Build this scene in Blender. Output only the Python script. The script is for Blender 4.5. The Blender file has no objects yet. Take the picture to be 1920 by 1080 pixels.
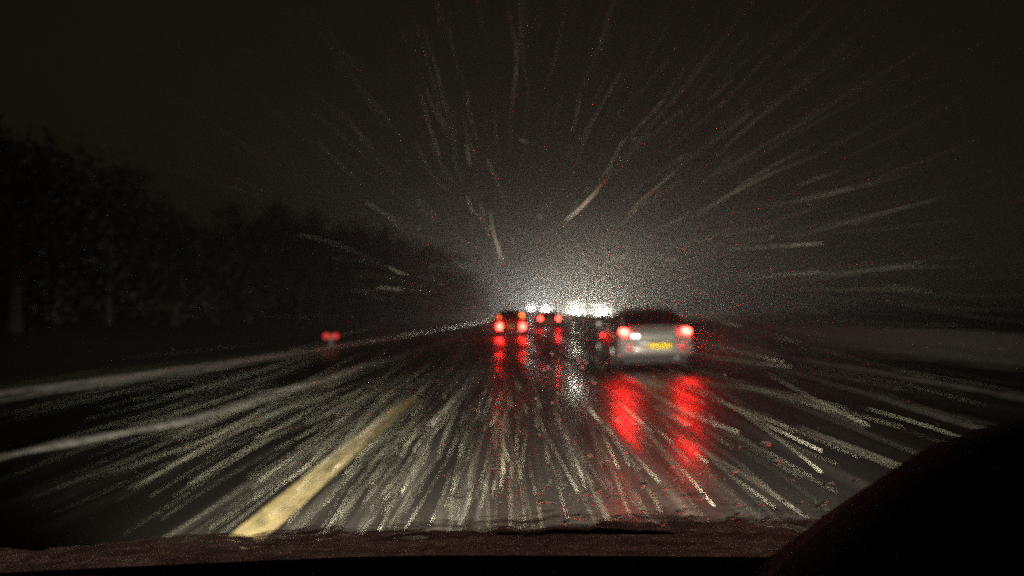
import bpy, bmesh, math, random
from mathutils import Vector, Matrix, noise
R = math.radians
random.seed(11)
scene = bpy.context.scene
col = scene.collection

# ------------------------------------------------------------------ camera
cam_d = bpy.data.cameras.new("camera")
cam = bpy.data.objects.new("camera", cam_d)
col.objects.link(cam)
cam.location = (0, 0, 1.35)
cam.rotation_euler = (R(90 + 1.68), 0, R(0.1))
cam_d.sensor_width = 36
cam_d.lens = 28.1
cam_d.clip_start = 0.05
cam_d.clip_end = 4000
cam_d.dof.use_dof = True
cam_d.dof.focus_distance = 1.15
cam_d.dof.aperture_fstop = 28.1e-3 / 0.0092      # pupil of about 9 mm
scene.camera = cam

# ------------------------------------------------------------------ world: night sky over a lit-up region, low cloud
w = bpy.data.worlds.new("World")
scene.world = w
w.use_nodes = True
nt = w.node_tree
bg = nt.nodes["Background"]
sky = nt.nodes.new("ShaderNodeTexSky")
sky.sky_type = 'NISHITA'
sky.sun_disc = False
sky.sun_elevation = R(-9)
sky.sun_rotation = R(160)
nt.links.new(sky.outputs[0], bg.inputs[0])
bg.inputs[1].default_value = 0.05
bg2 = nt.nodes.new("ShaderNodeBackground")
bg2.inputs[0].default_value = (0.0112, 0.0080, 0.0046, 1)   # town glow on the cloud base
bg2.inputs[1].default_value = 0.70
ad = nt.nodes.new("ShaderNodeAddShader")
nt.links.new(bg.outputs[0], ad.inputs[0])
nt.links.new(bg2.outputs[0], ad.inputs[1])
nt.links.new(ad.outputs[0], nt.nodes["World Output"].inputs[0])

scene.view_settings.view_transform = 'Standard'
scene.view_settings.look = 'None'
scene.view_settings.exposure = 0
scene.view_settings.gamma = 1
scene.render.engine = 'CYCLES'
cy = scene.cycles
cy.max_bounces = 6
cy.transparent_max_bounces = 16
cy.transmission_bounces = 6
cy.volume_bounces = 0
cy.caustics_reflective = True
cy.caustics_refractive = True
cy.use_denoising = False
cy.use_adaptive_sampling = False
cy.sample_clamp_direct = 0
cy.sample_clamp_indirect = 4
cy.use_light_tree = True

# light strengths
CUT = (.03, .11)
OWN_W = 5600
ONC_W = 4200
FAR_W = 2600
HAZE = 0.0019
HAZE_G = 0.72

# ------------------------------------------------------------------ helpers
def tag(o, label=None, cat=None, group=None, kind=None):
    if label: o['label'] = label
    if cat: o['category'] = cat
    if group: o['group'] = group
    if kind: o['kind'] = kind
    return o

def link(name, bm, mat, parent=None, smooth=False, loc=None):
    me = bpy.data.meshes.new(name)
    bmesh.ops.recalc_face_normals(bm, faces=bm.faces[:])
    bm.to_mesh(me); bm.free()
    if smooth:
        for p in me.polygons: p.use_smooth = True
    o = bpy.data.objects.new(name, me)
    col.objects.link(o)
    if mat: me.materials.append(mat)
    if parent: o.parent = parent
    if loc: o.location = loc
    return o

def empty(name, loc=(0, 0, 0), rz=0):
    o = bpy.data.objects.new(name, None)
    o.empty_display_size = .2
    col.objects.link(o)
    o.location = loc
    o.rotation_euler = (0, 0, rz)
    return o

def box(bm, c, s, bev=0.0):
    r = bmesh.ops.create_cube(bm, size=1, matrix=Matrix.Translation(c) @ Matrix.Diagonal((s[0], s[1], s[2], 1)))
    if bev:
        es = list({e for v in r['verts'] for e in v.link_edges})
        bmesh.ops.bevel(bm, geom=es, offset=bev, segments=2, affect='EDGES', profile=.6)

def cyl(bm, c, r, h, axis='x', seg=20, r2=None):
    m = Matrix.Translation(c)
    if axis == 'x': m = m @ Matrix.Rotation(R(90), 4, 'Y')
    if axis == 'y': m = m @ Matrix.Rotation(R(90), 4, 'X')
    bmesh.ops.create_cone(bm, cap_ends=True, segments=seg, radius1=r, radius2=r if r2 is None else r2, depth=h, matrix=m)

def loft(bm, rings, close=True, caps=True):
    vr = [[bm.verts.new(p) for p in ring] for ring in rings]
    n = len(vr[0])
    for a, b in zip(vr, vr[1:]):
        for i in range(n if close else n - 1):
            j = (i + 1) % n
            bm.faces.new((a[i], a[j], b[j], b[i]))
    if caps and close:
        bm.faces.new(vr[0][::-1]); bm.faces.new(vr[-1])
    return vr

def mat(name):
    m = bpy.data.materials.new(name)
    m.use_nodes = True
    return m, m.node_tree, m.node_tree.nodes["Principled BSDF"]

def pmat(name, c, rough=.5, metal=0, spec=.5, coat=0, nscale=None, namt=.25, bump=0):
    m, t, b = mat(name)
    b.inputs["Base Color"].default_value = (*c, 1)
    b.inputs["Roughness"].default_value = rough
    b.inputs["Metallic"].default_value = metal
    b.inputs["Specular IOR Level"].default_value = spec
    b.inputs["Coat Weight"].default_value = coat
    if nscale:
        tc = t.nodes.new("ShaderNodeTexCoord")
        n = t.nodes.new("ShaderNodeTexNoise"); n.inputs["Scale"].default_value = nscale; n.inputs["Detail"].default_value = 5
        t.links.new(tc.outputs["Object"], n.inputs["Vector"])
        mx = t.nodes.new("ShaderNodeMix"); mx.data_type = 'RGBA'
        mx.inputs[6].default_value = (*[max(0, v * (1 - namt)) for v in c], 1)
        mx.inputs[7].default_value = (*[min(1, v * (1 + namt)) for v in c], 1)
        t.links.new(n.outputs["Fac"], mx.inputs[0])
        t.links.new(mx.outputs[2], b.inputs["Base Color"])
        if bump:
            bp = t.nodes.new("ShaderNodeBump"); bp.inputs["Strength"].default_value = bump; bp.inputs["Distance"].default_value = .02
            t.links.new(n.outputs["Fac"], bp.inputs["Height"]); t.links.new(bp.outputs[0], b.inputs["Normal"])
    return m

def emat(name, c, s):
    m, t, b = mat(name)
    b.inputs["Base Color"].default_value = (*[v * .3 for v in c], 1)
    b.inputs["Emission Color"].default_value = (*c, 1)
    b.inputs["Emission Strength"].default_value = s
    b.inputs["Roughness"].default_value = .15
    return m

def lamp_point(name, loc, c, W, r, parent):
    d = bpy.data.lights.new(name, 'POINT')
    d.color = c; d.energy = W; d.shadow_soft_size = r
    o = bpy.data.objects.new(name, d); col.objects.link(o)
    o.parent = parent; o.location = loc
    return o

def lamp_spot(name, loc, aim, c, W, r, ang, blend, parent=None):
    d = bpy.data.lights.new(name, 'SPOT')
    d.color = c; d.energy = W; d.shadow_soft_size = r; d.spot_size = R(ang); d.spot_blend = blend
    o = bpy.data.objects.new(name, d); col.objects.link(o)
    o.parent = parent; o.location = loc
    o.rotation_euler = (Vector(aim) - Vector(loc)).to_track_quat('-Z', 'Y').to_euler()
    return o

def interp(pts, y):
    if y <= pts[0][0]: return pts[0][1]
    for (a, b), (c, d) in zip(pts, pts[1:]):
        if y <= c:
            t = (y - a) / (c - a); return b + (d - b) * t
    return pts[-1][1]

def cx(y):                       # the road bears gently left far ahead
    return -5.7e-5 * max(0., y - 50) ** 2

def rz(y):                       # the opposite carriageway climbs slightly in the distance
    return .35 + .0078 * max(0., y - 185)

KP = [(-60, -10.5), (0, -9.0), (12.3, -7.9), (19, -7.1), (30, -6.4), (40, -5.8), (70, -4.6), (110, -3.4), (2000, -3.4)]
def kx(y):                       # kerb: a slip lane narrowing into the road
    return interp(KP, y) + cx(y)

def ys(a, b, near=.5, grow=1.06):
    out, s, y = [], near, a
    while y < b:
        out.append(y)
        if y > 12: s *= grow
        y += s
    out.append(b)
    return out

# ------------------------------------------------------------------ ground, road, markings
def bank(d):
    return interp([(0, .10), (1.5, .14), (3, .5), (6, 1.5), (9, 2.4), (14, 3.2), (20, 3.6), (40, 4), (100, 4.5), (1000, 4.5)], d)

grass = pmat("wet_grass", (.035, .042, .02), rough=.7, nscale=3, namt=.6, bump=.6)
bm = bmesh.new()
Y = ys(-60, 1100, 2.0, 1.08)
LC = [-1000, -300, -100, -40, -20, -14, -9, -6, -3, -1.5, -.16]
RC = [0, 12.7, 12.8, 25.5, 27, 32, 60, 200, 1000]
rows = []
for y in Y:
    row = []
    for d in LC:
        x = kx(y) + d
        z = bank(-d)
        if -60 < d < -2: z += .35 * noise.noise((x * .3, y * .2, 3))
        row.append(bm.verts.new((x, y, z)))
    row.append(bm.verts.new((kx(y) - .15, y, -.03)))
    for d in RC[1:]:
        z = -.03 if d < 12.75 else rz(y) - .04 if d < 26 else rz(y) - .35 + interp([(26, .35), (32, .8), (60, 2), (1000, 3)], d)
        row.append(bm.verts.new((cx(y) + d, y, z)))
    rows.append(row)
for a, b in zip(rows, rows[1:]):
    for i in range(len(a) - 1):
        bm.faces.new((a[i], a[i + 1], b[i + 1], b[i]))
tag(link("ground", bm, grass, smooth=True), kind='structure')

def road_mat():
    m, t, b = mat("wet_asphalt")
    N = t.nodes.new; L = t.links.new
    tc = N("ShaderNodeTexCoord")
    mp = N("ShaderNodeMapping"); mp.inputs["Scale"].default_value = (4.5, .10, 1)
    L(tc.outputs["Object"], mp.inputs[0])
    n1 = N("ShaderNodeTexNoise"); n1.inputs["Scale"].default_value = 1; n1.inputs["Detail"].default_value = 7; n1.inputs["Roughness"].default_value = .65
    L(mp.outputs[0], n1.inputs["Vector"])
    mp2 = N("ShaderNodeMapping"); mp2.inputs["Scale"].default_value = (1.3, .05, 1)
    L(tc.outputs["Object"], mp2.inputs[0])
    n2 = N("ShaderNodeTexNoise"); n2.inputs["Scale"].default_value = 1; n2.inputs["Detail"].default_value = 3
    L(mp2.outputs[0], n2.inputs["Vector"])
    n3 = N("ShaderNodeTexNoise"); n3.inputs["Scale"].default_value = 60; n3.inputs["Detail"].default_value = 4
    L(tc.outputs["Object"], n3.inputs["Vector"])
    # thin slush left in lines between the wheel tracks
    r1 = N("ShaderNodeValToRGB"); r1.color_ramp.elements[0].position = .50; r1.color_ramp.elements[1].position = .68
    mul = N("ShaderNodeMath"); mul.operation = 'MULTIPLY'
    r2 = N("ShaderNodeValToRGB"); r2.color_ramp.elements[0].position = .38; r2.color_ramp.elements[1].position = .62
    L(n1.outputs["Fac"], r1.inputs[0]); L(n2.outputs["Fac"], r2.inputs[0])
    L(r1.outputs[0], mul.inputs[0]); L(r2.outputs[0], mul.inputs[1])
    mul2 = N("ShaderNodeMath"); mul2.operation = 'MULTIPLY'
    r3 = N("ShaderNodeMapRange"); r3.inputs[1].default_value = .3; r3.inputs[2].default_value = .7; r3.inputs[3].default_value = .4; r3.inputs[4].default_value = 1.0
    L(n3.outputs["Fac"], r3.inputs[0]); L(mul.outputs[0], mul2.inputs[0]); L(r3.outputs[0], mul2.inputs[1])
    mx = N("ShaderNodeMix"); mx.data_type = 'RGBA'
    mx.inputs[6].default_value = (.021, .019, .016, 1); mx.inputs[7].default_value = (.155, .145, .125, 1)
    L(mul2.outputs[0], mx.inputs[0]); L(mx.outputs[2], b.inputs["Base Color"])
    # wet film: smooth where water stands, rough where the stone shows
    mp4 = N("ShaderNodeMapping"); mp4.inputs["Scale"].default_value = (1.1, .09, 1)
    n4 = N("ShaderNodeTexNoise"); n4.inputs["Scale"].default_value = 1; n4.inputs["Detail"].default_value = 5
    L(tc.outputs["Object"], mp4.inputs[0]); L(mp4.outputs[0], n4.inputs["Vector"])
    rr = N("ShaderNodeMapRange"); rr.inputs[1].default_value = .36; rr.inputs[2].default_value = .62; rr.inputs[3].default_value = .20; rr.inputs[4].default_value = .62
    L(n4.outputs["Fac"], rr.inputs[0])
    mxr = N("ShaderNodeMath"); mxr.operation = 'MAXIMUM'
    rr2 = N("ShaderNodeMath"); rr2.operation = 'MULTIPLY'; rr2.inputs[1].default_value = .75
    L(mul2.outputs[0], rr2.inputs[0]); L(rr.outputs[0], mxr.inputs[0]); L(rr2.outputs[0], mxr.inputs[1])
    L(mxr.outputs[0], b.inputs["Roughness"])
    sp = N("ShaderNodeMapRange"); sp.inputs[1].default_value = .36; sp.inputs[2].default_value = .62; sp.inputs[3].default_value = .38; sp.inputs[4].default_value = .12
    L(n4.outputs["Fac"], sp.inputs[0]); L(sp.outputs[0], b.inputs["Specular IOR Level"])
    bp = N("ShaderNodeBump"); bp.inputs["Strength"].default_value = .10; bp.inputs["Distance"].default_value = .01
    L(n3.outputs["Fac"], bp.inputs["Height"]); L(bp.outputs[0], b.inputs["Normal"])
    b.inputs["IOR"].default_value = 1.38
    return m
asphalt = road_mat()

def strip(name, xa, xb, zf, a, b, m, kind='structure', near=.5):
    bm = bmesh.new()
    prev = None
    for y in ys(a, b, near):
        z = zf(y) if callable(zf) else zf
        p = (bm.verts.new((xa(y), y, z)), bm.verts.new((xb(y), y, z)))
        if prev: bm.faces.new((prev[0], prev[1], p[1], p[0]))
        prev = p
    return tag(link(name, bm, m), kind=kind)

strip("road", lambda y: kx(y) - .14, lambda y: cx(y) + 12.75, 0, -60, 1090, asphalt)
strip("road", lambda y: cx(y) + 13.0, lambda y: cx(y) + 25.4, rz, -60, 1090, asphalt)

def paint_mat(name, c, lo, hi):
    m, t, b = mat(name)
    N = t.nodes.new; L = t.links.new
    tc = N("ShaderNodeTexCoord"); n = N("ShaderNodeTexNoise"); n.inputs["Scale"].default_value = 9; n.inputs["Detail"].default_value = 6
    mp = N("ShaderNodeMapping"); mp.inputs["Scale"].default_value = (1, .35, 1)
    L(tc.outputs["Object"], mp.inputs[0]); L(mp.outputs[0], n.inputs["Vector"])
    r = N("ShaderNodeValToRGB"); r.color_ramp.elements[0].position = lo; r.color_ramp.elements[1].position = hi
    r.color_ramp.elements[0].color = (c[0] * .35, c[1] * .35, c[2] * .35, 1); r.color_ramp.elements[1].color = (*c, 1)
    L(n.outputs["Fac"], r.inputs[0]); L(r.outputs[0], b.inputs["Base Color"])
    b.inputs["Roughness"].default_value = .35
    return m
yellow_paint = paint_mat("worn_yellow_paint", (.70, .55, .26), .30, .56)
white_paint = paint_mat("worn_white_paint", (.5, .5, .46), .45, .75)
strip("edge_line", lambda y: -1.71, lambda y: -1.47, .004, 4.2, 12.6, yellow_paint)
for k in range(14):
    y0 = 9.5 + 9 * k
    for xx in (2.08, 5.72):
        strip("lane_dash", lambda y: cx(y) + xx - .06, lambda y: cx(y) + xx + .06, .004, y0, y0 + 2.0, white_paint)
strip("edge_line_far", lambda y: cx(y) + 9.35, lambda y: cx(y) + 9.5, .004, 5, 300, white_paint).name = "edge_line"

kerb_m = pmat("wet_concrete", (.33, .32, .29), rough=.45, nscale=5, namt=.45, bump=.3)
bm = bmesh.new()
rings = []
for y in ys(-5, 400, .8, 1.05):
    x = kx(y)
    rings.append([(x - .14, y, -.02), (x, y, -.02), (x - .005, y, .10), (x - .03, y, .125), (x - .14, y, .125)])
loft(bm, rings)
tag(link("kerb", bm, kerb_m), kind='structure')

# slush ridges between the tracks (mounded, broken)
slush_m, t_, b_ = mat("grey_slush")
b_.inputs["Base Color"].default_value = (.50, .49, .45, 1); b_.inputs["Roughness"].default_value = .6
tcn = t_.nodes.new("ShaderNodeTexCoord"); nn = t_.nodes.new("ShaderNodeTexNoise"); nn.inputs["Scale"].default_value = 7; nn.inputs["Detail"].default_value = 8
rp = t_.nodes.new("ShaderNodeValToRGB"); rp.color_ramp.elements[0].position = .33; rp.color_ramp.elements[1].position = .62
rp.color_ramp.elements[0].color = (.22, .21, .19, 1); rp.color_ramp.elements[1].color = (.42, .41, .38, 1)
t_.links.new(tcn.outputs["Object"], nn.inputs["Vector"]); t_.links.new(nn.outputs["Fac"], rp.inputs[0]); t_.links.new(rp.outputs[0], b_.inputs["Base Color"])
bpn = t_.nodes.new("ShaderNodeBump"); bpn.inputs["Strength"].default_value = .7; bpn.inputs["Distance"].default_value = .02
t_.links.new(nn.outputs["Fac"], bpn.inputs["Height"]); t_.links.new(bpn.outputs[0], b_.inputs["Normal"])

def ridge(bm, f, a, b, wid, hgt, seed):
    prev = None
    for y in ys(a, b, .22, 1.03):
        n1 = noise.noise((y * .7, seed, 0)); n2 = noise.noise((y * 2.3, seed, 5)); n3 = noise.noise((y * .35, seed, 9))
        wv = wid * max(.12, .75 + .9 * n1 + .4 * n2); h = hgt * max(.25, .8 + .8 * n2)
        x = f(y) + .14 * n3
        ring = []
        for k in range(7):
            u = k / 6 * 2 - 1
            zz = h * (1 - u * u) * (1 + .5 * noise.noise((x * 9 + u * 3, y * 5, seed))) + (.002 if abs(u) < .99 else -.004)
            ring.append(bm.verts.new((x + u * wv / 2, y, zz)))
        if prev:
            for k in range(6): bm.faces.new((prev[k], prev[k + 1], ring[k + 1], ring[k]))
        prev = ring

RP = [(0, -5.6), (7.3, -4.68), (9.6, -4.1), (13, -3.88), (18.7, -3.7), (49, -2.6), (100, -2.1), (2000, -2.1)]
bm = bmesh.new()
ridge(bm, lambda y: interp(RP, y), 2, 60, .50, .05, 1.3)
ridge(bm, lambda y: kx(y) + .12, 4, 60, .34, .07, 7.7)
ridge(bm, lambda y: 8.05, 6, 70, .65, .05, 4.1)
ridge(bm, lambda y: 4.6 + .09 * y, 7, 24, .16, .012, 6.1)
ridge(bm, lambda y: cx(y) + 11.6, 8, 90, .6, .04, 9.4)
tag(link("slush", bm, slush_m, smooth=True), "broken grey ridges of slush left along the wet road", "slush", kind='stuff')

# ------------------------------------------------------------------ central barrier
conc = pmat("barrier_concrete", (.20, .195, .18), rough=.7, nscale=4, namt=.35, bump=.3)
bm = bmesh.new()
prof = [(-.30, -.02), (-.30, .09), (-.13, .30), (-.085, .76), (-.06, .80), (.06, .80), (.085, .76), (.13, .30), (.30, .09), (.30, -.02)]
loft(bm, [[(cx(y) + 12.72 + x, y, z + max(0, rz(y) - .35)) for x, z in prof] for y in ys(2, 520, 3, 1.02)])
tag(link("concrete_barrier", bm, conc), "long low concrete barrier along the right side of the road", "barrier")

# ------------------------------------------------------------------ trees on the left bank
bark = pmat("dark_bark", (.03, .025, .02), rough=.8, nscale=12, bump=.5)
leaf = pmat("dark_leaves", (.03, .035, .02), rough=.6, nscale=2, namt=.5)
def tube(bm, pts, rad, seg=6):
    rings = []
    for i, p in enumerate(pts):
        p = Vector(p)
        d = (Vector(pts[min(i + 1, len(pts) - 1)]) - Vector(pts[max(i - 1, 0)])).normalized()
        a = d.orthogonal().normalized(); b = d.cross(a)
        rings.append([p + (a * math.cos(q * 2 * math.pi / seg) + b * math.sin(q * 2 * math.pi / seg)) * rad[i] for q in range(seg)])
    loft(bm, rings)

def make_tree(seed, h, spread, nleaf):
    rnd = random.Random(seed)
    root = empty("tree")
    bm = bmesh.new()
    top = Vector((rnd.uniform(-.2, .2), rnd.uniform(-.2, .2), h * .85))
    tube(bm, [(0, 0, -.3), (.03, .02, h * .2), (top.x * .5, top.y * .5, h * .5), tuple(top)], [.16, .12, .08, .02])
    tips = [top]
    for k in range(11):
        z0 = h * rnd.uniform(.12, .6); a = rnd.uniform(0, 6.28); l = spread * rnd.uniform(.55, 1) * (1.1 - z0 / h * .5)
        p0 = Vector((0, 0, z0)); p2 = p0 + Vector((math.cos(a) * l, math.sin(a) * l, h * rnd.uniform(.08, .3)))
        p1 = (p0 + p2) / 2 + Vector((0, 0, .12 * l))
        tube(bm, [tuple(p0), tuple(p1), tuple(p2)], [.06, .04, .012], 5)
        tips += [p1, p2, (p1 + p2) / 2]
    link("trunk", bm, bark, root)
    bm = bmesh.new()
    cl = []
    for t in tips:
        for _ in range(2):
            cl.append((t + Vector((rnd.gauss(0, .25), rnd.gauss(0, .25), rnd.gauss(0, .25))) * spread * .6, rnd.uniform(.35, .8) * spread * .5))
    for _ in range(14):
        cl.append((Vector((rnd.gauss(0, spread * .5), rnd.gauss(0, spread * .5), rnd.uniform(.1, .5) * h)), spread * rnd.uniform(.3, .55)))
    for k in range(nleaf):
        c, r = cl[k % len(cl)]
        p = c + Vector((rnd.gauss(0, 1), rnd.gauss(0, 1), rnd.gauss(0, .8))) * r * .55
        if p.z < .1: p.z = rnd.uniform(.1, .5)
        s = rnd.uniform(.05, .12)
        q = Matrix.Rotation(rnd.uniform(0, 6.28), 3, Vector((rnd.gauss(0, 1), rnd.gauss(0, 1), rnd.gauss(0, 1))).normalized())
        vs = [bm.verts.new(p + q @ Vector(v) * s) for v in ((-1, 0, 0), (0, -.55, .1), (1.2, 0, 0), (0, .55, .1))]
        bm.faces.new(vs)
    link("crown", bm, leaf, root)
    return root

def copy_tree(o):
    c = o.copy(); col.objects.link(c)
    for ch in o.children:
        d = ch.copy(); col.objects.link(d); d.parent = c
    return c
protos = [make_tree(3, 4.0, 1.5, 3600), make_tree(8, 4.6, 1.7, 4200), make_tree(15, 5.2, 1.6, 4200), make_tree(21, 3.4, 1.7, 3600)]
used = set()
rt = random.Random(5)
spots = []
y = 9.0
while y < 260:
    spots.append((4.6 + rt.uniform(-.6, .6), y)); spots.append((8.0 + rt.uniform(-1, 1), y + rt.uniform(.5, 1.4)))
    y += rt.uniform(1.5, 2.2) * (1 + y / 60)
for i, (d, y) in enumerate(spots):
    p = rt.choice(protos)
    if p in used: o = copy_tree(p)
    else: o = p; used.add(p)
    sc = rt.uniform(.85, 1.12) * interp([(0, .95), (20, .92), (32, .95), (50, 1.15), (80, 1.4), (170, 1.6), (300, 2)], y)
    o.location = (kx(y) - d, y, bank(d) - .05)
    o.rotation_euler = (0, 0, rt.uniform(0, 6.28))
    o.scale = (sc * rt.uniform(.95, 1.2),) * 2 + (sc,)
    tag(o, "dark leafy tree on the left roadside bank, black against the night sky", "tree", "trees along the left roadside bank")
for p in protos:
    if p not in used:
        for ch in list(p.children): bpy.data.objects.remove(ch)
        bpy.data.objects.remove(p)

# ------------------------------------------------------------------ cars
rubber = pmat("tyre_rubber", (.02, .02, .02), rough=.7, nscale=30)
alloy = pmat("wheel_alloy", (.45, .45, .45), rough=.35, metal=.8)
dark_glass = pmat("dark_car_glass", (.012, .012, .014), rough=.06, spec=.6)
black_trim = pmat("black_trim", (.02, .02, .02), rough=.5)
plate_y = pmat("yellow_plate", (.85, .55, .02), rough=.35)
plate_w = pmat("white_plate", (.75, .75, .72), rough=.35)
plate_lit = pmat("yellow_number_plate", (.92, .62, .01), rough=.4)
red_on = emat("red_lamp_lit", (1, .09, .02), 7)
red_brake = emat("red_lamp_braking", (1, .022, .015), 70)
red_dim = emat("red_reflector", (1, .02, .04), .45)  # no lamp: the returned light is put in as weak emission
amber_on = emat("amber_lamp_lit", (1, .20, .02), 9)
white_on = emat("white_lamp_lit", (1, .97, .9), 7)
head_on = emat("headlight_lit", (1, .93, .78), 9000)
head_far = emat("headlight_lit_cold", (.93, .98, 1), 14000)
head_off = pmat("headlight_glass", (.4, .4, .42), rough=.1, coat=1)
skin_red = (1, .006, .005)

def car_body(root, P, paint):
    L, W, H = P['L'], P['W'], P['H']; hw = W / 2
    bt = P['belt']
    # lower body, lofted from the tail (y=0) to the nose (y=L)
    st = [(0.00, .90, .42, bt - .22), (.03, .97, .38, bt - .06), (.10, 1.0, .21, bt), (.30, 1.0, .19, bt - .01), (.55, 1.0, .19, bt - .04),
          (.72, 1.0, .19, bt - .08), (.86, .98, .20, bt - .17), (.96, .90, .22, bt - .27), (1.0, .76, .27, bt - .36)]
    rings = []
    for f, wf, zb, zt in st:
        wv = hw * wf; y = f * L
        mid = zb + (zt - zb) * .55
        half = [(wv * .80, zb), (wv * .97, zb + .08), (wv, mid), (wv * .985, mid + (zt - mid) * .6), (wv * .93, zt - .015), (wv * .78, zt + .01)]
        ring = [(x, y, z) for x, z in half] + [(0, y, zt + .03)] + [(-x, y, z) for x, z in half[::-1]] + [(0, y, zb)]
        rings.append(ring)
    bm = bmesh.new(); loft(bm, rings)
    bmesh.ops.subdivide_edges(bm, edges=bm.edges[:], cuts=1, use_grid_fill=True, smooth=.6)
    link("body", bm, paint, root, True)
    # greenhouse
    rb, rt_, ft, fb = P['rb'], P['rt'], P['ft'], P['fb']          # rear base, rear top, front top, front base (fractions of L)
    gh = []
    z0 = bt - .03
    prof = [(rb, z0), (rb + (rt_ - rb) * .45, z0 + (H - z0) * .52), (rt_ - .01, H - .075), (rt_ + .05, H - .012), ((rt_ + ft) / 2, H), (ft - .04, H - .03), (ft + .01, H - .09), ((ft + fb) / 2, z0 + (H - z0) * .45), (fb, z0 - .07)]
    def section(f, zt):
        k = (zt - z0) / (H - z0)
        wb = hw * .90; wr = hw * (.90 - .24 * max(0, k))
        if zt < z0 + .02: return [(-wb, z0 - .02), (-wb * .98, z0 - .005), (-wb * .6, z0), (0, z0 + .004), (wb * .6, z0), (wb * .98, z0 - .005), (wb, z0 - .02)] if f < .4 else [(-wb, z0 - .08), (-wb * .98, z0 - .07), (-wb * .6, z0 - .06), (0, z0 - .05), (wb * .6, z0 - .06), (wb * .98, z0 - .07), (wb, z0 - .08)]
        return [(-wb, z0 - .02), (-wr - .015, zt - .10 * k), (-wr * .86, zt - .015), (0, zt + .012), (wr * .86, zt - .015), (wr + .015, zt - .10 * k), (wb, z0 - .02)]
    S = [[Vector((x, f * L, z)) for x, z in section(f, zt)] for f, zt in prof]
    bm = bmesh.new(); loft(bm, [[tuple(v) for v in r] for r in S], close=False, caps=False)
    link("roof", bm, paint, root, True)
    def patch(name, rows, cols, off):
        bm = bmesh.new(); vr = []
        for i in rows:
            i0 = int(i); fi = i - i0; i1 = min(i0 + 1, len(S) - 1)
            row = []
            for j in cols:
                j0 = int(j); fj = j - j0; j1 = min(j0 + 1, 6)
                p = (S[i0][j0] * (1 - fj) + S[i0][j1] * fj) * (1 - fi) + (S[i1][j0] * (1 - fj) + S[i1][j1] * fj) * fi
                row.append(bm.verts.new(p + Vector(off)))
            vr.append(row)
        for a, b in zip(vr, vr[1:]):
            for k in range(len(a) - 1): bm.faces.new((a[k], a[k + 1], b[k + 1], b[k]))
        link(name, bm, dark_glass, root, True)
    patch("rear_window", [.12, .5, 1, 1.5, 1.95], [1.25, 1.6, 2, 3, 4, 4.4, 4.75], (0, -.012, .006))
    patch("windscreen", [6.1, 6.5, 7, 7.6], [1.25, 2, 3, 4, 4.75], (0, .012, .008))
    patch("side_window", [1.25, 2, 3, 4, 5, 6, 6.8], [.22, .5, .86], (-.010, 0, .002))
    patch("side_window", [1.25, 2, 3, 4, 5, 6, 6.8], [5.14, 5.5, 5.78], (.010, 0, .002))
    # bumper and undertray
    bm = bmesh.new()
    rings = []
    for u in [i / 10 * 2 - 1 for i in range(11)]:
        x = u * hw * .985; y = -.035 + .16 * abs(u) ** 4
        rings.append([(x, y, .36), (x, y - .045, .42), (x, y - .05, .56), (x, y - .02, .61), (x, y + .12, .61), (x, y + .12, .36)])
    loft(bm, rings); link("bumper", bm, paint, root, True)
    bm = bmesh.new(); box(bm, (0, L * .5, .24), (W * .82, L * .93, .16), .03); box(bm, (0, .09, .29), (W * .72, .16, .12), .02)
    link("undertray", bm, black_trim, root)
    # wheels
    for yy in (.18 * L, .81 * L):
        for s in (-1, 1):
            wl = bpy.data.objects.new("wheel", None); col.objects.link(wl); wl.parent = root; wl.location = (s * (hw - .10), yy, .315)
            bm = bmesh.new(); cyl(bm, (0, 0, 0), .315, .21, 'x', 28)
            bmesh.ops.bevel(bm, geom=[e for e in bm.edges if abs(e.verts[0].co.x - e.verts[1].co.x) < .01], offset=.03, segments=2, affect='EDGES')
            link("tyre", bm, rubber, wl, True)
            bm = bmesh.new(); cyl(bm, (s * .085, 0, 0), .20, .05, 'x', 24); cyl(bm, (s * .115, 0, 0), .05, .02, 'x', 12)
            for q in range(5):
                m_ = Matrix.Rotation(q * 2 * math.pi / 5, 4, 'X')
                bmesh.ops.create_cube(bm, size=1, matrix=m_ @ Matrix.Translation((s * .115, 0, .11)) @ Matrix.Diagonal((.02, .05, .18, 1)))
            link("rim", bm, alloy, wl)
    for s in (-1, 1):
        bm = bmesh.new(); box(bm, (s * (hw + .06), L * .64, bt + .03), (.17, .10, .13), .035)
        link("mirror", bm, paint, root, True)
        for yy in (.36, .55):
            bm = bmesh.new(); box(bm, (s * (hw + .005), L * yy, bt - .13), (.03, .16, .03), .01)
            link("door_handle", bm, paint, root)
    bm = bmesh.new(); cyl(bm, (hw * .5, -.02, .30), .035, .16, 'y', 14); link("exhaust_pipe", bm, alloy, root)
    bm = bmesh.new(); tube(bm, [(0, L * .4, H - .005), (0, L * .37, H + .14)], [.006, .003], 6); link("aerial", bm, black_trim, root)

def lens(name, root, c, s, m, pw=2.0, rnd=.02, tilt=0):
    bm = bmesh.new(); box(bm, (0, 0, 0), s, rnd)
    bmesh.ops.rotate(bm, verts=bm.verts[:], cent=(0, 0, 0), matrix=Matrix.Rotation(tilt, 3, 'Y'))
    bmesh.ops.translate(bm, verts=bm.verts[:], vec=c)
    return link(name, bm, m, root, True)

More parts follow.
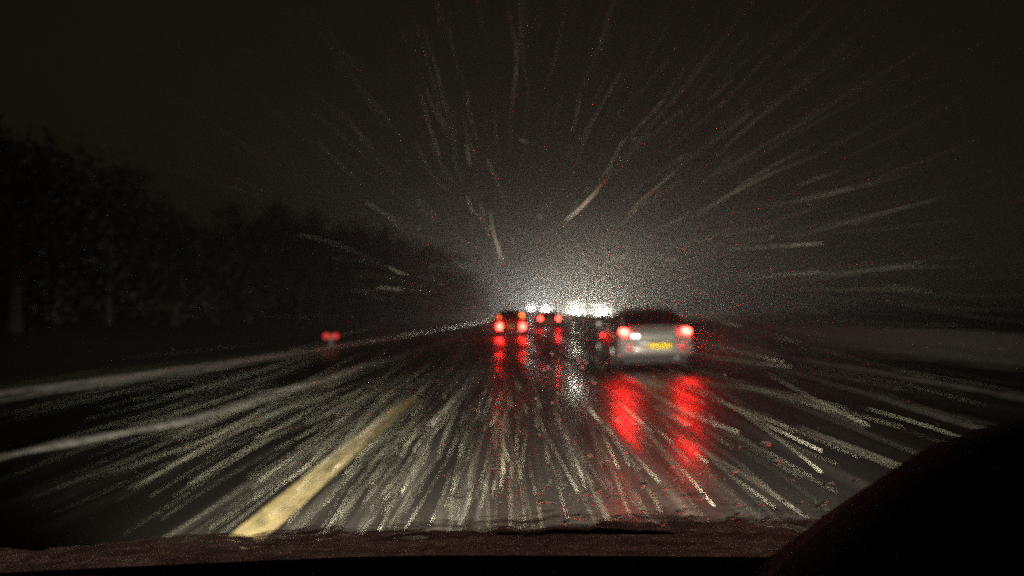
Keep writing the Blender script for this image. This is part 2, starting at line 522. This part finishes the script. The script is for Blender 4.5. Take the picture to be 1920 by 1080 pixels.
def head_pair(root, P, m, W=None, c=(1, .93, .76)):
    L, hw = P['L'], P['W'] / 2
    for s in (-1, 1):
        bm = bmesh.new()
        bmesh.ops.create_uvsphere(bm, u_segments=20, v_segments=12, radius=1, matrix=Matrix.Translation((s * hw * .74, L * .985, .68)) @ Matrix.Diagonal((.17, .10, .10, 1)))
        link("headlight", bm, m, root, True)
        if W:
            lamp_spot("headlight_beam", (s * hw * .74, L * .985 + .16, .68), (s * hw * .74, L + 40, .2), c, W, .10, 75, .8, root)
    bm = bmesh.new(); box(bm, (0, L * .995, .47), (.9, .06, .16), .02); link("grille", bm, black_trim, root)

def plate(root, c, m, w_=.52):
    bm = bmesh.new(); box(bm, c, (w_ + .016, .012, .126), .003); link("plate_surround", bm, black_trim, root)
    bm = bmesh.new(); box(bm, (c[0], c[1] - .010, c[2]), (w_, .010, .11), .003); link("number_plate", bm, m, root)
    for s in (-1, 1):
        bm = bmesh.new(); box(bm, (c[0] + s * .14, c[1] - .03, c[2] + .095), (.05, .05, .02), .006); link("plate_lamp", bm, black_trim, root)

# --- silver hatchback ahead on the right
silver = pmat("silver_paint", (.46, .45, .42), rough=.36, metal=.35, coat=.6, nscale=2, namt=.1)
PS = dict(L=4.2, W=1.76, H=1.43, belt=1.02, rb=.035, rt=.17, ft=.46, fb=.66)
c1 = empty("silver_car", (3.24, 18.1, 0), R(1.0))
c1.rotation_euler = (0, R(-1.2), R(1.0))
tag(c1, "silver hatchback ahead in the right lane, yellow plate and red tail lights glowing", "car")
car_body(c1, PS, silver)
for s in (-1, 1):
    tl = lens("tail_light", c1, (s * .71, .05, .90), (.20, .14, .12), red_brake, rnd=.05, tilt=R(14))
    lens("reflector", c1, (s * .60, -.085, .50), (.20, .03, .05), red_dim, rnd=.01)
    lamp_spot("tail_glow", (s * .70, -.10, .90), (s * .70 - .6, -9, .55), skin_red, 105, .17, 62, .9, c1)
lens("reversing_light", c1, (-.46, .012, .80), (.17, .06, .06), white_on, rnd=.02)
plate(c1, (.06, -.09, .575), plate_lit, .56)
bm = bmesh.new()
rings = []
for u in [i / 8 * 2 - 1 for i in range(9)]:
    x = u * .52; rings.append([(x, -.012, .645), (x, -.03, .66), (x, -.012 + .02 * abs(u), .93), (x, .05, .945), (x, .05, .645)])
loft(bm, rings); link("boot_lid", bm, silver, c1, True)
for s in (-1, 1): lamp_spot("plate_light", (.06 + s * .15, -.26, .70), (.06 + s * .12, -.10, .555), (1, .95, .85), 1.2, .035, 80, .6, c1)
head_pair(c1, PS, head_off)

# --- small dark red car straight ahead
maroon = pmat("dark_red_paint", (.16, .03, .025), rough=.3, coat=.7, nscale=2, namt=.15)
PR = dict(L=3.7, W=1.62, H=1.42, belt=1.0, rb=.02, rt=.10, ft=.50, fb=.72)
c2 = empty("red_car", (-.12, 42, 0), 0)
tag(c2, "small dark red hatchback straight ahead with upright tail lights and orange indicator", "car")
car_body(c2, PR, maroon)
for s in (-1, 1):
    lens("brake_light", c2, (s * .60, -.02, .55), (.24, .14, .30), red_brake, rnd=.05)
    lens("tail_light", c2, (s * .62, .04, 1.03), (.08, .10, .13), red_on, rnd=.03)
    lamp_spot("brake_glow", (s * .60, -.20, .58), (s * .60, -9, .3), skin_red, 110, .12, 60, .9, c2)
lens("indicator", c2, (.56, .02, 1.17), (.18, .08, .08), amber_on, rnd=.04)
plate(c2, (-.02, -.09, .56), plate_lit, .56)
head_pair(c2, PR, head_off)

# --- a farther car in the right lane
grey = pmat("pale_grey_paint", (.40, .39, .37), rough=.35, metal=.3, coat=.6, nscale=2, namt=.1)
c3 = empty("grey_car", (2.75, 61, 0), 0)
tag(c3, "pale grey car farther ahead, between the red car and the oncoming glare", "car")
P3 = dict(PS); P3['W'] = 1.72; P3['H'] = 1.38
car_body(c3, P3, grey)
for s in (-1, 1):
    lens("tail_light", c3, (s * .68, .05, .80), (.22, .14, .20), red_brake, rnd=.05)
    lamp_spot("tail_glow", (s * .68, -.14, .78), (s * .68, -9, .5), skin_red, 110, .12, 60, .9, c3)
plate(c3, (.0, -.09, .50), plate_lit, .52)
head_pair(c3, P3, head_off)

# --- oncoming cars beyond the barrier
navy = pmat("dark_blue_paint", (.03, .035, .06), rough=.3, coat=.7, nscale=2)
PO = dict(L=4.3, W=1.8, H=1.46, belt=1.0, rb=.035, rt=.17, ft=.46, fb=.66)
onc = [("oncoming car in the nearer lane, the biggest and brightest headlight glare", 15.6, 190, head_on, ONC_W),
       ("oncoming car with glaring headlights just left of the silver hatchback", 19.0, 170, head_on, ONC_W * .62),
       ("distant oncoming car, cold white headlights above the pale grey car", 15.4, 300, head_far, FAR_W),
       ("farthest oncoming car, cold white headlights just right of the red car", 15.4, 400, head_far, FAR_W)]
for lab, x, y, m, W in onc:
    o = empty("oncoming_car", (x + cx(y), y, rz(y)), R(180) + math.atan(2 * 5.7e-5 * max(0, y - 50)))
    tag(o, lab, "car", "oncoming cars with headlights on")
    car_body(o, PO, navy)
    head_pair(o, PO, m, W)
    for s in (-1, 1): lens("tail_light", o, (s * .70, .06, .86), (.22, .14, .14), red_on, rnd=.04)

# ------------------------------------------------------------------ marker post on the verge, its red reflectors made to glow by emission
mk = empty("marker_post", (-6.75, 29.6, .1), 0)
tag(mk, "short roadside marker post with two small glowing red reflectors on the left kerb", "marker post")
bm = bmesh.new(); box(bm, (0, 0, .16), (.10, .06, .5), .01); link("post", bm, pmat("white_plastic", (.5, .5, .48), rough=.5, nscale=6), mk)
bm = bmesh.new(); box(bm, (0, 0, .34), (.62, .05, .22), .02); link("head", bm, black_trim, mk)
mglow = emat("red_reflector_glow", (1, .05, .05), .8)
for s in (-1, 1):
    bm = bmesh.new(); cyl(bm, (s * .17, -.04, .34), .11, .05, 'y', 20); link("glowing_reflector", bm, mglow, mk)

# ------------------------------------------------------------------ the car we sit in
own = empty("car_interior", (.30, .6, 0), 0)
tag(own, "black car interior we look out of, dashboard along the bottom and hooded dials", "car")
dashm = pmat("black_dash_plastic", (.005, .005, .005), rough=.9, spec=.05, nscale=80, bump=.1)
def OW(p): return (p[0] - .30, p[1] - .6, p[2])
bm = bmesh.new()
rings = []
for i in range(25):
    x = -.95 + i * 2.3 / 24
    e = .012 * max(0, (-.14 - x)) * 3.2 + .012 * max(0, (-.1 - x) ** 2)
    top = 1.068 - e
    rings.append([OW(p) for p in [(x, .45, .75), (x, .52, 1.0), (x, .60, 1.055 - e), (x, .80, top), (x, .93, top + .001), (x, .955, top - .012), (x, .96, .9), (x, .7, .75)]])
loft(bm, rings); link("dashboard", bm, dashm, own, True)
bm = bmesh.new()
hood = [(.135, 1.02), (.155, 1.075), (.195, 1.112), (.25, 1.165), (.305, 1.218), (.355, 1.252), (.41, 1.272), (.48, 1.284), (.56, 1.286), (.64, 1.276), (.70, 1.25), (.76, 1.20), (.80, 1.12), (.82, 1.02)]
rings = []
for yv, sc, dz in ((.50, .93, -.012), (.52, .98, -.002), (.56, 1.0, .0), (.62, .99, .0), (.70, .96, -.012), (.82, .86, -.05)):
    rg = []
    for x, z in hood:
        rg.append(OW((.48 + (x - .48) * sc, yv, 1.02 + (z - 1.02) * sc + dz * (z - 1.02) / .26)))
    rings.append(rg)
loft(bm, rings); link("instrument_hood", bm, dashm, own, True)
# windscreen: laminated pane, raked and gently bowed
def pane(x, s):                  # s runs 0 (base) .. 1 (top edge)
    bow = .10 * (x - .3) ** 2
    return Vector((x, 1.02 - .70 * s - bow, 1.045 + .60 * s))
glass, gt, gb = mat("windscreen_glass")
gt.nodes.remove(gb)
tr = gt.nodes.new("ShaderNodeBsdfTransparent"); tr.inputs[0].default_value = (.96, .965, .96, 1)
gt.links.new(tr.outputs[0], gt.nodes["Material Output"].inputs[0])
bm = bmesh.new()
NX, NS = 24, 10
PN = Vector((0, .60, .70)).normalized()
A = [[bm.verts.new(OW(pane(-.75 + 2.0 * i / NX, j / NS))) for i in range(NX + 1)] for j in range(NS + 1)]
B = [[bm.verts.new(OW(pane(-.75 + 2.0 * i / NX, j / NS) - PN * .005)) for i in range(NX + 1)] for j in range(NS + 1)]
for j in range(NS):
    for i in range(NX):
        bm.faces.new((A[j][i], A[j][i + 1], A[j + 1][i + 1], A[j + 1][i])); bm.faces.new((B[j][i], B[j + 1][i], B[j + 1][i + 1], B[j][i + 1]))
link("windscreen", bm, glass, own, True)
# bonnet, below the line of sight
bm = bmesh.new()
rings = []
for yv, z, hw_ in ((1.06, .965, .72), (1.3, .92, .74), (1.7, .83, .74), (2.0, .75, .70), (2.12, .68, .62)):
    rings.append([OW((.30 + u * hw_, yv, z - .05 * u * u)) for u in [k / 6 * 2 - 1 for k in range(13)]] + [OW((.30 + u * hw_, yv, z - .10)) for u in (1, 0, -1)])
loft(bm, rings); link("bonnet", bm, pmat("dark_own_paint", (.02, .02, .022), rough=.55, spec=.2, nscale=3), own, True)
for s in (-1, 1):
    bm = bmesh.new(); bmesh.ops.create_uvsphere(bm, u_segments=16, v_segments=10, radius=1, matrix=Matrix.Translation(OW((.30 + s * .60, 2.12, .64))) @ Matrix.Diagonal((.14, .06, .08, 1)))
    link("headlight", bm, head_off, own, True)
    hl = lamp_spot("headlight_beam", OW((.30 + s * .60, 2.24, .64)), OW((.30 + s * .60 + (.3 if s > 0 else -1.2), 24, -.2)), (1, .93, .78), OWN_W * (.85 if s > 0 else .75), .07, 88, 1.0, own)
    # dipped beam: a cut-off just above the axis, a little stray light over it
    hl.data.use_nodes = True
    lt = hl.data.node_tree
    le = lt.nodes["Emission"]
    tcl = lt.nodes.new("ShaderNodeTexCoord"); spl = lt.nodes.new("ShaderNodeSeparateXYZ"); mrl = lt.nodes.new("ShaderNodeMapRange")
    lt.links.new(tcl.outputs["Normal"], spl.inputs[0]); lt.links.new(spl.outputs[1], mrl.inputs[0])
    mrl.inputs[1].default_value = CUT[0]; mrl.inputs[2].default_value = CUT[1]; mrl.inputs[3].default_value = 1; mrl.inputs[4].default_value = .62 if s > 0 else .18
    lt.links.new(mrl.outputs[0], le.inputs["Strength"])
# wiper at rest on the glass
bm = bmesh.new()
wp = [pane(x, s) + PN * .014 for x, s in ((-.02, .035), (.06, .040), (.14, .036), (.20, .030))]
tube(bm, [OW(p) for p in wp], [.002, .004, .004, .002], 8)
link("wiper_blade", bm, black_trim, own, True)

# ------------------------------------------------------------------ slush heaped at the foot of the glass
wet, wt, wb = mat("wet_slush")
wb.inputs["Base Color"].default_value = (.80, .77, .74, 1); wb.inputs["Roughness"].default_value = .35
trl = wt.nodes.new("ShaderNodeBsdfTranslucent")
mxs = wt.nodes.new("ShaderNodeMixShader"); mxs.inputs[0].default_value = .85
ntx = wt.nodes.new("ShaderNodeTexNoise"); ntx.inputs["Scale"].default_value = 45; ntx.inputs["Detail"].default_value = 6
tcx = wt.nodes.new("ShaderNodeTexCoord"); wt.links.new(tcx.outputs["Object"], ntx.inputs["Vector"])
bpx = wt.nodes.new("ShaderNodeBump"); bpx.inputs["Strength"].default_value = .8; bpx.inputs["Distance"].default_value = .01
wt.links.new(ntx.outputs["Fac"], bpx.inputs["Height"]); wt.links.new(bpx.outputs[0], wb.inputs["Normal"]); wt.links.new(bpx.outputs[0], trl.inputs["Normal"])
nd = wt.nodes.new("ShaderNodeTexNoise"); nd.inputs["Scale"].default_value = 1; nd.inputs["Detail"].default_value = 5
mpd = wt.nodes.new("ShaderNodeMapping"); mpd.inputs["Scale"].default_value = (9, 60, 60); mpd.inputs["Location"].default_value = (3, 1, 7)
wt.links.new(tcx.outputs["Object"], mpd.inputs[0]); wt.links.new(mpd.outputs[0], nd.inputs["Vector"])
crd = wt.nodes.new("ShaderNodeValToRGB"); crd.color_ramp.elements[0].position = .36; crd.color_ramp.elements[1].position = .60
crd.color_ramp.elements[0].color = (.45, .42, .40, 1); crd.color_ramp.elements[1].color = (1, .97, .94, 1)
wt.links.new(nd.outputs["Fac"], crd.inputs[0]); wt.links.new(crd.outputs[0], wb.inputs["Base Color"]); wt.links.new(crd.outputs[0], trl.inputs[0])
wt.links.new(wb.outputs[0], mxs.inputs[1]); wt.links.new(trl.outputs[0], mxs.inputs[2]); wt.links.new(mxs.outputs[0], wt.nodes["Material Output"].inputs[0])
fil = wt.nodes.new("ShaderNodeBsdfTransparent")
mxf = wt.nodes.new("ShaderNodeMixShader")
sep = wt.nodes.new("ShaderNodeSeparateXYZ"); wt.links.new(tcx.outputs["Object"], sep.inputs[0])
n5 = wt.nodes.new("ShaderNodeTexNoise"); n5.inputs["Scale"].default_value = 1; n5.inputs["Detail"].default_value = 6; n5.inputs["Roughness"].default_value = .62
mp5 = wt.nodes.new("ShaderNodeMapping"); mp5.inputs["Scale"].default_value = (14, 45, 45)
wt.links.new(tcx.outputs["Object"], mp5.inputs[0]); wt.links.new(mp5.outputs[0], n5.inputs["Vector"])
zr = wt.nodes.new("ShaderNodeMapRange"); zr.inputs[1].default_value = 1.062; zr.inputs[2].default_value = 1.120; zr.inputs[3].default_value = -.20; zr.inputs[4].default_value = .22
wt.links.new(sep.outputs[2], zr.inputs[0])
sm = wt.nodes.new("ShaderNodeMath"); wt.links.new(n5.outputs["Fac"], sm.inputs[0]); wt.links.new(zr.outputs[0], sm.inputs[1])
rf = wt.nodes.new("ShaderNodeMapRange"); rf.inputs[1].default_value = .46; rf.inputs[2].default_value = .72
wt.links.new(sm.outputs[0], rf.inputs[0]); wt.links.new(rf.outputs[0], mxf.inputs[0])
wt.links.new(mxs.outputs[0], mxf.inputs[1]); wt.links.new(fil.outputs[0], mxf.inputs[2]); wt.links.new(mxf.outputs[0], wt.nodes["Material Output"].inputs[0])
bm = bmesh.new()
prev = None
for i in range(281):
    x = -.66 + i * 1.16 / 280
    hgt = .185 + .020 * noise.noise((x * 7, 0, 2)) + .018 * noise.noise((x * 25, 3, 2)) + .010 * noise.noise((x * 70, 3, 2))
    hgt *= interp([(-.7, .75), (-.3, .92), (-.05, 1), (.08, 1.25), (.22, 1.45), (.36, 1.3), (.5, 1)], x)
    row = []
    for k in range(13):
        u = k / 12
        s = -.085 + u * hgt
        th = .016 * (1 - u) ** .6 * (1 + .7 * noise.noise((x * 22, u * 2.5, 8)) + .4 * noise.noise((x * 70, u * 7, 8))) + .0015
        row.append(bm.verts.new(pane(x, s) + PN * th))
    if prev:
        for k in range(12): bm.faces.new((prev[k], prev[k + 1], row[k + 1], row[k]))
    prev = row
tag(link("windscreen_slush", bm, wet, smooth=True), "pinkish wet slush heaped along the bottom edge of the windscreen", "slush", kind='stuff')

# ------------------------------------------------------------------ drops standing on the glass
drop_m, dt, db = mat("water_drop")
db.inputs["Base Color"].default_value = (1, 1, 1, 1); db.inputs["Roughness"].default_value = .02
db.inputs["Transmission Weight"].default_value = 1; db.inputs["IOR"].default_value = 1.07
dtr = dt.nodes.new("ShaderNodeBsdfRefraction"); dtr.inputs["Roughness"].default_value = .5; dtr.inputs["IOR"].default_value = 1.05
dmx = dt.nodes.new("ShaderNodeMixShader"); dmx.inputs[0].default_value = .7
dt.links.new(db.outputs[0], dmx.inputs[1]); dt.links.new(dtr.outputs[0], dmx.inputs[2]); dt.links.new(dmx.outputs[0], dt.nodes["Material Output"].inputs[0])
bm = bmesh.new()
rd = random.Random(77)
def drop(x, s, r, asp=1.0):
    c = pane(x, s) + PN * .0006
    ax = Vector((1, 0, 0)); ay = Vector((0, -.70, .60)).normalized()
    rings = []; N = 18; sd = rd.uniform(0, 99)
    shape = [1 + .55 * noise.noise((math.cos(j * 2 * math.pi / N) * 1.3, math.sin(j * 2 * math.pi / N) * 1.3, sd)) + .2 * noise.noise((math.cos(j * 2 * math.pi / N) * 4, math.sin(j * 2 * math.pi / N) * 4, sd)) for j in range(N)]
    for k, (rr, zz) in enumerate(((1, 0), (.93, .05), (.78, .11), (.5, .17))):
        rings.append([bm.verts.new(c + (ax * math.cos(j * 2 * math.pi / N) + ay * math.sin(j * 2 * math.pi / N) * asp) * r * rr * shape[j] + PN * r * zz) for j in range(N)])
    for a, b in zip(rings, rings[1:]):
        for i in range(N):
            bm.faces.new((a[i], a[(i + 1) % N], b[(i + 1) % N], b[i]))
    tv = bm.verts.new(c + PN * r * .19)
    for i in range(N): bm.faces.new((rings[-1][i], rings[-1][(i + 1) % N], tv))
    bm.faces.new(rings[0][::-1])
for _ in range(230):                                    # unwiped corner, low on the driver's side
    x = rd.gauss(.20, .13); s = abs(rd.gauss(.0, .075)) + .085
    if -.08 < x < .52: drop(x, s, rd.choice((.0008, .0012, .0018, .0026, .0040, .0062)), rd.uniform(.5, 1.2))
for _ in range(45):                                     # a cluster in the middle of the glass
    drop(rd.gauss(.052, .020), rd.gauss(.42, .035), rd.uniform(.0006, .0016), rd.uniform(.8, 1.8))
for _ in range(220):                                    # fine drops everywhere else
    drop(rd.uniform(-.6, .8), rd.uniform(.03, .8), rd.choice((.0006, .0008, .0010, .0016)), rd.uniform(.8, 1.6))
tag(link("water_drops", bm, drop_m, smooth=True), "small clear water drops standing on the windscreen, thickest low on the right", "water drops", kind='stuff')

# ------------------------------------------------------------------ driving sleet: motion trails of the flakes, built as solid slivers
sl_m, st_, sb_ = mat("sleet")
sb_.inputs["Base Color"].default_value = (.32, .31, .24, 1); sb_.inputs["Roughness"].default_value = .4
bm = bmesh.new()
rs = random.Random(42)
def sliver(p, d, l, r):
    d = d.normalized()
    if p.y - l * .5 < 3.1: return
    a = d.orthogonal().normalized(); b = d.cross(a)
    ph = rs.uniform(0, 6.28); am = l * rs.uniform(.002, .010)
    n = 7; rings = []
    for i in range(n):
        u = i / (n - 1)
        c = p + d * l * (u - .5) + a * am * math.sin(ph + u * 5) + b * am * math.cos(ph * 1.7 + u * 4)
        rr = r * (math.sin(math.pi * (.06 + .88 * u)) ** .7)
        rings.append([c + (a * math.cos(q) + b * math.sin(q)) * rr for q in (0, 1.57, 3.14, 4.71)])
    loft(bm, rings)
def okay(p): return p.z > .06 and p.y > 2.5
for _ in range(620):                                    # the body of air ahead
    yv = rs.uniform(3.4, 17)
    p = Vector((rs.uniform(-.5, .55) * yv + .1, yv, 1.35 + rs.uniform(-.25, .42) * yv))
    if not okay(p): continue
    if p.x < -.22 * yv and rs.random() < .7: continue
    d = Vector((rs.gauss(0, .022), -1, rs.gauss(-.02, .022)))
    l = yv * rs.uniform(.12, .55)
    sliver(p, d, l, rs.choice((.0003, .0003, .0004, .0005, .0007, .0013)) * (.5 + yv / 8))
for _ in range(520):                                    # low in the beams
    yv = rs.uniform(3.6, 10)
    p = Vector((rs.gauss(-.08, .17) * yv, yv, rs.uniform(.08, .8)))
    d = Vector((rs.gauss(0, .02), -1, rs.gauss(-.01, .02)))
    sliver(p, d, yv * rs.uniform(.25, .85), rs.choice((.0003, .0003, .0004, .0005, .0006, .0010)) * (.4 + yv / 8))
for _ in range(9):                                     # eddying pieces
    yv = rs.uniform(3.5, 7)
    p = Vector((rs.uniform(-.16, .2) * yv, yv, 1.35 + rs.uniform(.02, .22) * yv))
    d = Vector((rs.gauss(0, .2), -1, rs.gauss(0, .2)))
    sliver(p, d, rs.uniform(.2, .8), rs.uniform(.0016, .0030))
for _ in range(40):                                     # long gusts high on the right and over the road
    yv = rs.uniform(5, 11)
    p = Vector((rs.uniform(-.12, .45) * yv, yv, 1.35 + rs.uniform(.03, .36) * yv))
    d = Vector((rs.gauss(.0, .015), -1, rs.gauss(-.01, .015)))
    sliver(p, d, yv * rs.uniform(.5, .8), rs.uniform(.0008, .0019))
sliver(Vector((.40, 4.6, 1.98)), Vector((.03, -1, .01)), 2.3, .0085)
tag(link("sleet", bm, sl_m, smooth=True), "pale motion trails of sleet flakes driving towards the car", "sleet", kind='stuff')

# ------------------------------------------------------------------ spray thrown up by the traffic, plus clouds added for headlight glare
def spray(loc, rad, dens, lab, g=.5):
    m_, t_, b_ = mat("spray")
    t_.nodes.remove(b_)
    v_ = t_.nodes.new("ShaderNodeVolumePrincipled")
    v_.inputs["Color"].default_value = (.97, .97, .97, 1); v_.inputs["Density"].default_value = dens; v_.inputs["Anisotropy"].default_value = g
    t_.links.new(v_.outputs[0], t_.nodes["Material Output"].inputs["Volume"])
    bm = bmesh.new()
    bmesh.ops.create_icosphere(bm, subdivisions=4, radius=1)
    for v in bm.verts:
        k = 1 + .28 * noise.noise(v.co * 1.7 + Vector((loc[0], loc[1], 0)))
        v.co = Vector((v.co.x * rad[0] * k, v.co.y * rad[1] * k, v.co.z * rad[2] * k))
    tag(link("spray", bm, m_, smooth=True, loc=loc), lab, "spray", kind='stuff')
for (lab, x, y, m, W), rad, dn in zip(onc, ((3.2, 4.5, 2.9), (2.4, 4, 1.7), (1.7, 4, 1.5), (2.2, 4, 1.6)), (.022, .022, .02, .02)):
    spray((x + cx(y), y - 5.5, rz(y) + .8), rad, dn, "spray cloud added to widen the headlight glare of an oncoming car")  # added volume that swells the headlights into a bigger glare
spray((4.6, 18.0, .52), (1.0, 2.6, .50), .03, "reddish spray beside the right rear wheel of the silver car")
spray((-.1, 40.2, .55), (1.5, 2.6, .50), .02, "reddish spray thrown up behind the small red car")

# ------------------------------------------------------------------ haze
hz, ht, hb = mat("haze")
ht.nodes.remove(hb)
pv = ht.nodes.new("ShaderNodeVolumePrincipled")
pv.inputs["Color"].default_value = (.97, .96, .93, 1)
pv.inputs["Density"].default_value = HAZE
pv.inputs["Anisotropy"].default_value = HAZE_G
ht.links.new(pv.outputs[0], ht.nodes["Material Output"].inputs["Volume"])
bm = bmesh.new(); box(bm, (0, 560, 7.5), (2600, 1300, 17.4))
tag(link("haze", bm, hz), "thin sleet haze hanging over the road", "haze", kind='stuff')
